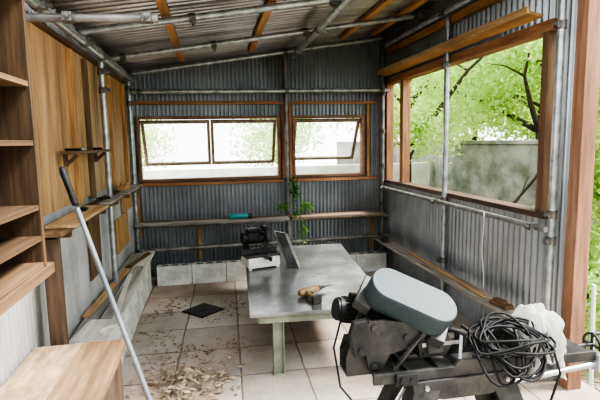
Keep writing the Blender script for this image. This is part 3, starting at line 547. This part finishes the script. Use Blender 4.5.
def tree(x,y,h,spread,nl,mat,label,lean=(0,0),zlow=1.2,nb=14,size=(.03,.065),limbs=(),bs_=.5):
    t=thing('tree',(x,y,-.125),label,'tree')
    g=G(); top_=V((x+lean[0],y+lean[1],h*.8)); mid=V((x,y,-.13)).lerp(top_,.5)+V((random.uniform(-.15,.15),random.uniform(-.15,.15),0))
    g.tube([(x,y,-.13),mid,top_],[.08,.06,.025],n=12)
    blobs=[]
    for i in range(nb):
        k=random.uniform(.35,1); b0=V((x,y,-.13)).lerp(mid,k*2) if k<.5 else mid.lerp(top_,k*2-1)
        an=random.uniform(0,6.28); e=b0+V((math.cos(an)*spread*random.uniform(.35,.75),math.sin(an)*spread*random.uniform(.35,.75),random.uniform(.1,.8)))
        g.tube([b0,b0.lerp(e,.5)+V((0,0,.1)),e],[.03,.018,.008],n=7)
        blobs.append((e.x,e.y,max(e.z,zlow),spread*bs_,spread*bs_,spread*bs_*.75))
    for l in limbs:
        l=[mid]+[V(q) for q in l]; K=len(l)
        g.tube(l,[.055-.045*i/(K-1) for i in range(K)],n=8); e=l[-1]; blobs.append((e.x,e.y,e.z+.25,.5,.5,.25)); e=l[-2]; blobs.append((e.x,e.y,e.z+.4,.5,.5,.22))
        f_=l[-2]; g.tube([f_,f_+V((-.15,.25,.18)),f_+V((-.35,.45,.25))],[.02,.012,.005],n=6)
    g.done('trunk',BARK,t)
    leaves('foliage',blobs,nl,size,mat,t,kind='stuff')
tree(5.9,4.1,4.4,1.1,13000,LEAF,'leafy tree with bright yellow-green foliage behind the concrete wall',(.1,.3),limbs=(((5.3,4.7,2.1),(4.8,5.3,2.5),(4.5,6.0,2.65)),))
tree(5.7,7.2,4.4,1.3,17000,LEAF,'tall tree with bright green foliage behind the concrete wall',limbs=(((5.1,6.9,2.1),(4.6,6.4,2.5),(4.3,5.9,2.75)),((5.0,7.9,2.2),(4.4,8.4,2.55),(4.0,8.9,2.8))))
tree(6.1,10.4,4.8,1.5,18000,LEAF,'tall tree with light green foliage behind the concrete wall',(.3,-.3),size=(.035,.075))
tree(6.6,14.2,6.0,1.8,13000,LEAF2,'tree with darker green foliage beyond the concrete wall',size=(.06,.11))
tree(3.3,7.6,4.2,1.1,11000,LEAF,'slender tree with fine bright leaves inside the garden wall',zlow=.6,nb=18,bs_=.42,size=(.02,.05),limbs=(((3.6,7.2,2.0),(3.8,6.6,2.6),(4.0,6.1,2.95)),))
tree(9.2,6.4,5.2,2.0,17000,LEAF2,'tree with darker green foliage beyond the concrete wall',size=(.07,.12),nb=20)
tree(10.4,11.2,5.6,2.2,17000,LEAF2,'tree with darker green foliage beyond the concrete wall',size=(.08,.14),nb=20)
tree(-2.4,12.5,3.2,1.3,4500,LEAF,'garden tree seen faintly through the end windows',size=(.04,.07),zlow=1.0,nb=12)
tree(1.8,12.5,3.0,1.3,4500,LEAF,'garden tree seen faintly through the end windows',size=(.04,.07),zlow=1.0,nb=12)
leaves('shrub',[(3.85,4.75,.35,.28,.6,.48),(3.9,3.9,.3,.25,.4,.42)],2600,(.02,.05),LEAF,None,'leafy green shrub growing beside the garden wall','shrub','stuff',False)
leaves('shrub',[(3.0,2.95,.3,.32,.35,.42),(3.2,2.4,.2,.3,.3,.32)],1600,(.02,.05),LEAF,None,'low green plants growing outside the timber post','shrub','stuff',False)
leaves('ivy',[(2.60,2.75,1.9,.14,.12,.9),(2.66,2.75,1.1,.16,.14,.5),(2.85,2.75,1.6,.16,.1,.4)],3000,(.02,.04),LEAF,None,'hanging ivy just outside the timber post','ivy','stuff',False)
g=G(); g.tube([(.95,5.63,1.2),(.99,5.6,1.0),(.93,5.6,.86),(.98,5.3,.74),(1.02,5.3,.55),(1.0,5.32,.40)],.004,n=5); g.tube([(.99,5.6,1.0),(1.06,5.6,.86),(1.2,5.45,.74)],.003,n=5)
cr2=thing('creeper',(1.0,5.5,.40),'green creeping vine growing through the end wall by the pipe','vine'); g.done('stem',BARK,cr2)
leaves('foliage',[(.97,5.60,1.02,.07,.03,.22),(1.10,5.52,.82,.13,.04,.08),(.82,5.50,.82,.10,.03,.07),(.95,5.34,.76,.08,.03,.06),(1.02,5.29,.55,.07,.02,.16)],230,(.017,.034),LEAF3,cr2,soft=False)
leaves('light_blocker',[(-2.5,-4.2,1.4,1.6,.6,1.6),(0,-4.4,1.5,1.6,.6,1.6),(2.5,-4.2,1.4,1.6,.6,1.6)],7000,(.10,.18),LEAF3,None,'tall green hedge added unseen behind the camera to cut front light','light_blocker','stuff',False)  # foliage added out of view to cut flat light through the open front
# ---------------- light ----------------
w=bpy.data.worlds.new('overcast'); scene.world=w; w.use_nodes=True; bg=w.node_tree.nodes['Background']
bg.inputs[0].default_value=(.95,.98,1,1); bg.inputs[1].default_value=4.2
sl=bpy.data.lights.new('hazy_sun','SUN'); sl.energy=15; sl.angle=math.radians(16); sl.color=(1,.97,.91)
so=bpy.data.objects.new('hazy_sun',sl); link(so); sd_=V((-.62,.12,-.78)); so.rotation_euler=sd_.to_track_quat('-Z','Y').to_euler(); so.location=(6,5,8)
try: scene.view_settings.look='AgX - High Contrast'
except Exception: pass
# ---------------- camera ----------------
psi=math.radians(10.5); th=math.radians(7.15); roll=math.radians(1.0); f=470.0
cam=bpy.data.cameras.new("camera"); co=bpy.data.objects.new("camera",cam); link(co)
cam.sensor_width=36; cam.lens=f/600*36; cam.clip_start=.02
fwd=Vector((math.sin(psi)*math.cos(th), math.cos(psi)*math.cos(th), -math.sin(th)))
right=Vector((math.cos(psi),-math.sin(psi),0)); up=right.cross(fwd)
R2=right*math.cos(roll)-up*math.sin(roll); U2=up*math.cos(roll)+right*math.sin(roll)
M=Matrix((R2,U2,-fwd)).transposed().to_4x4(); M.translation=Vector((0,0,1.6)); co.matrix_world=M; scene.camera=co
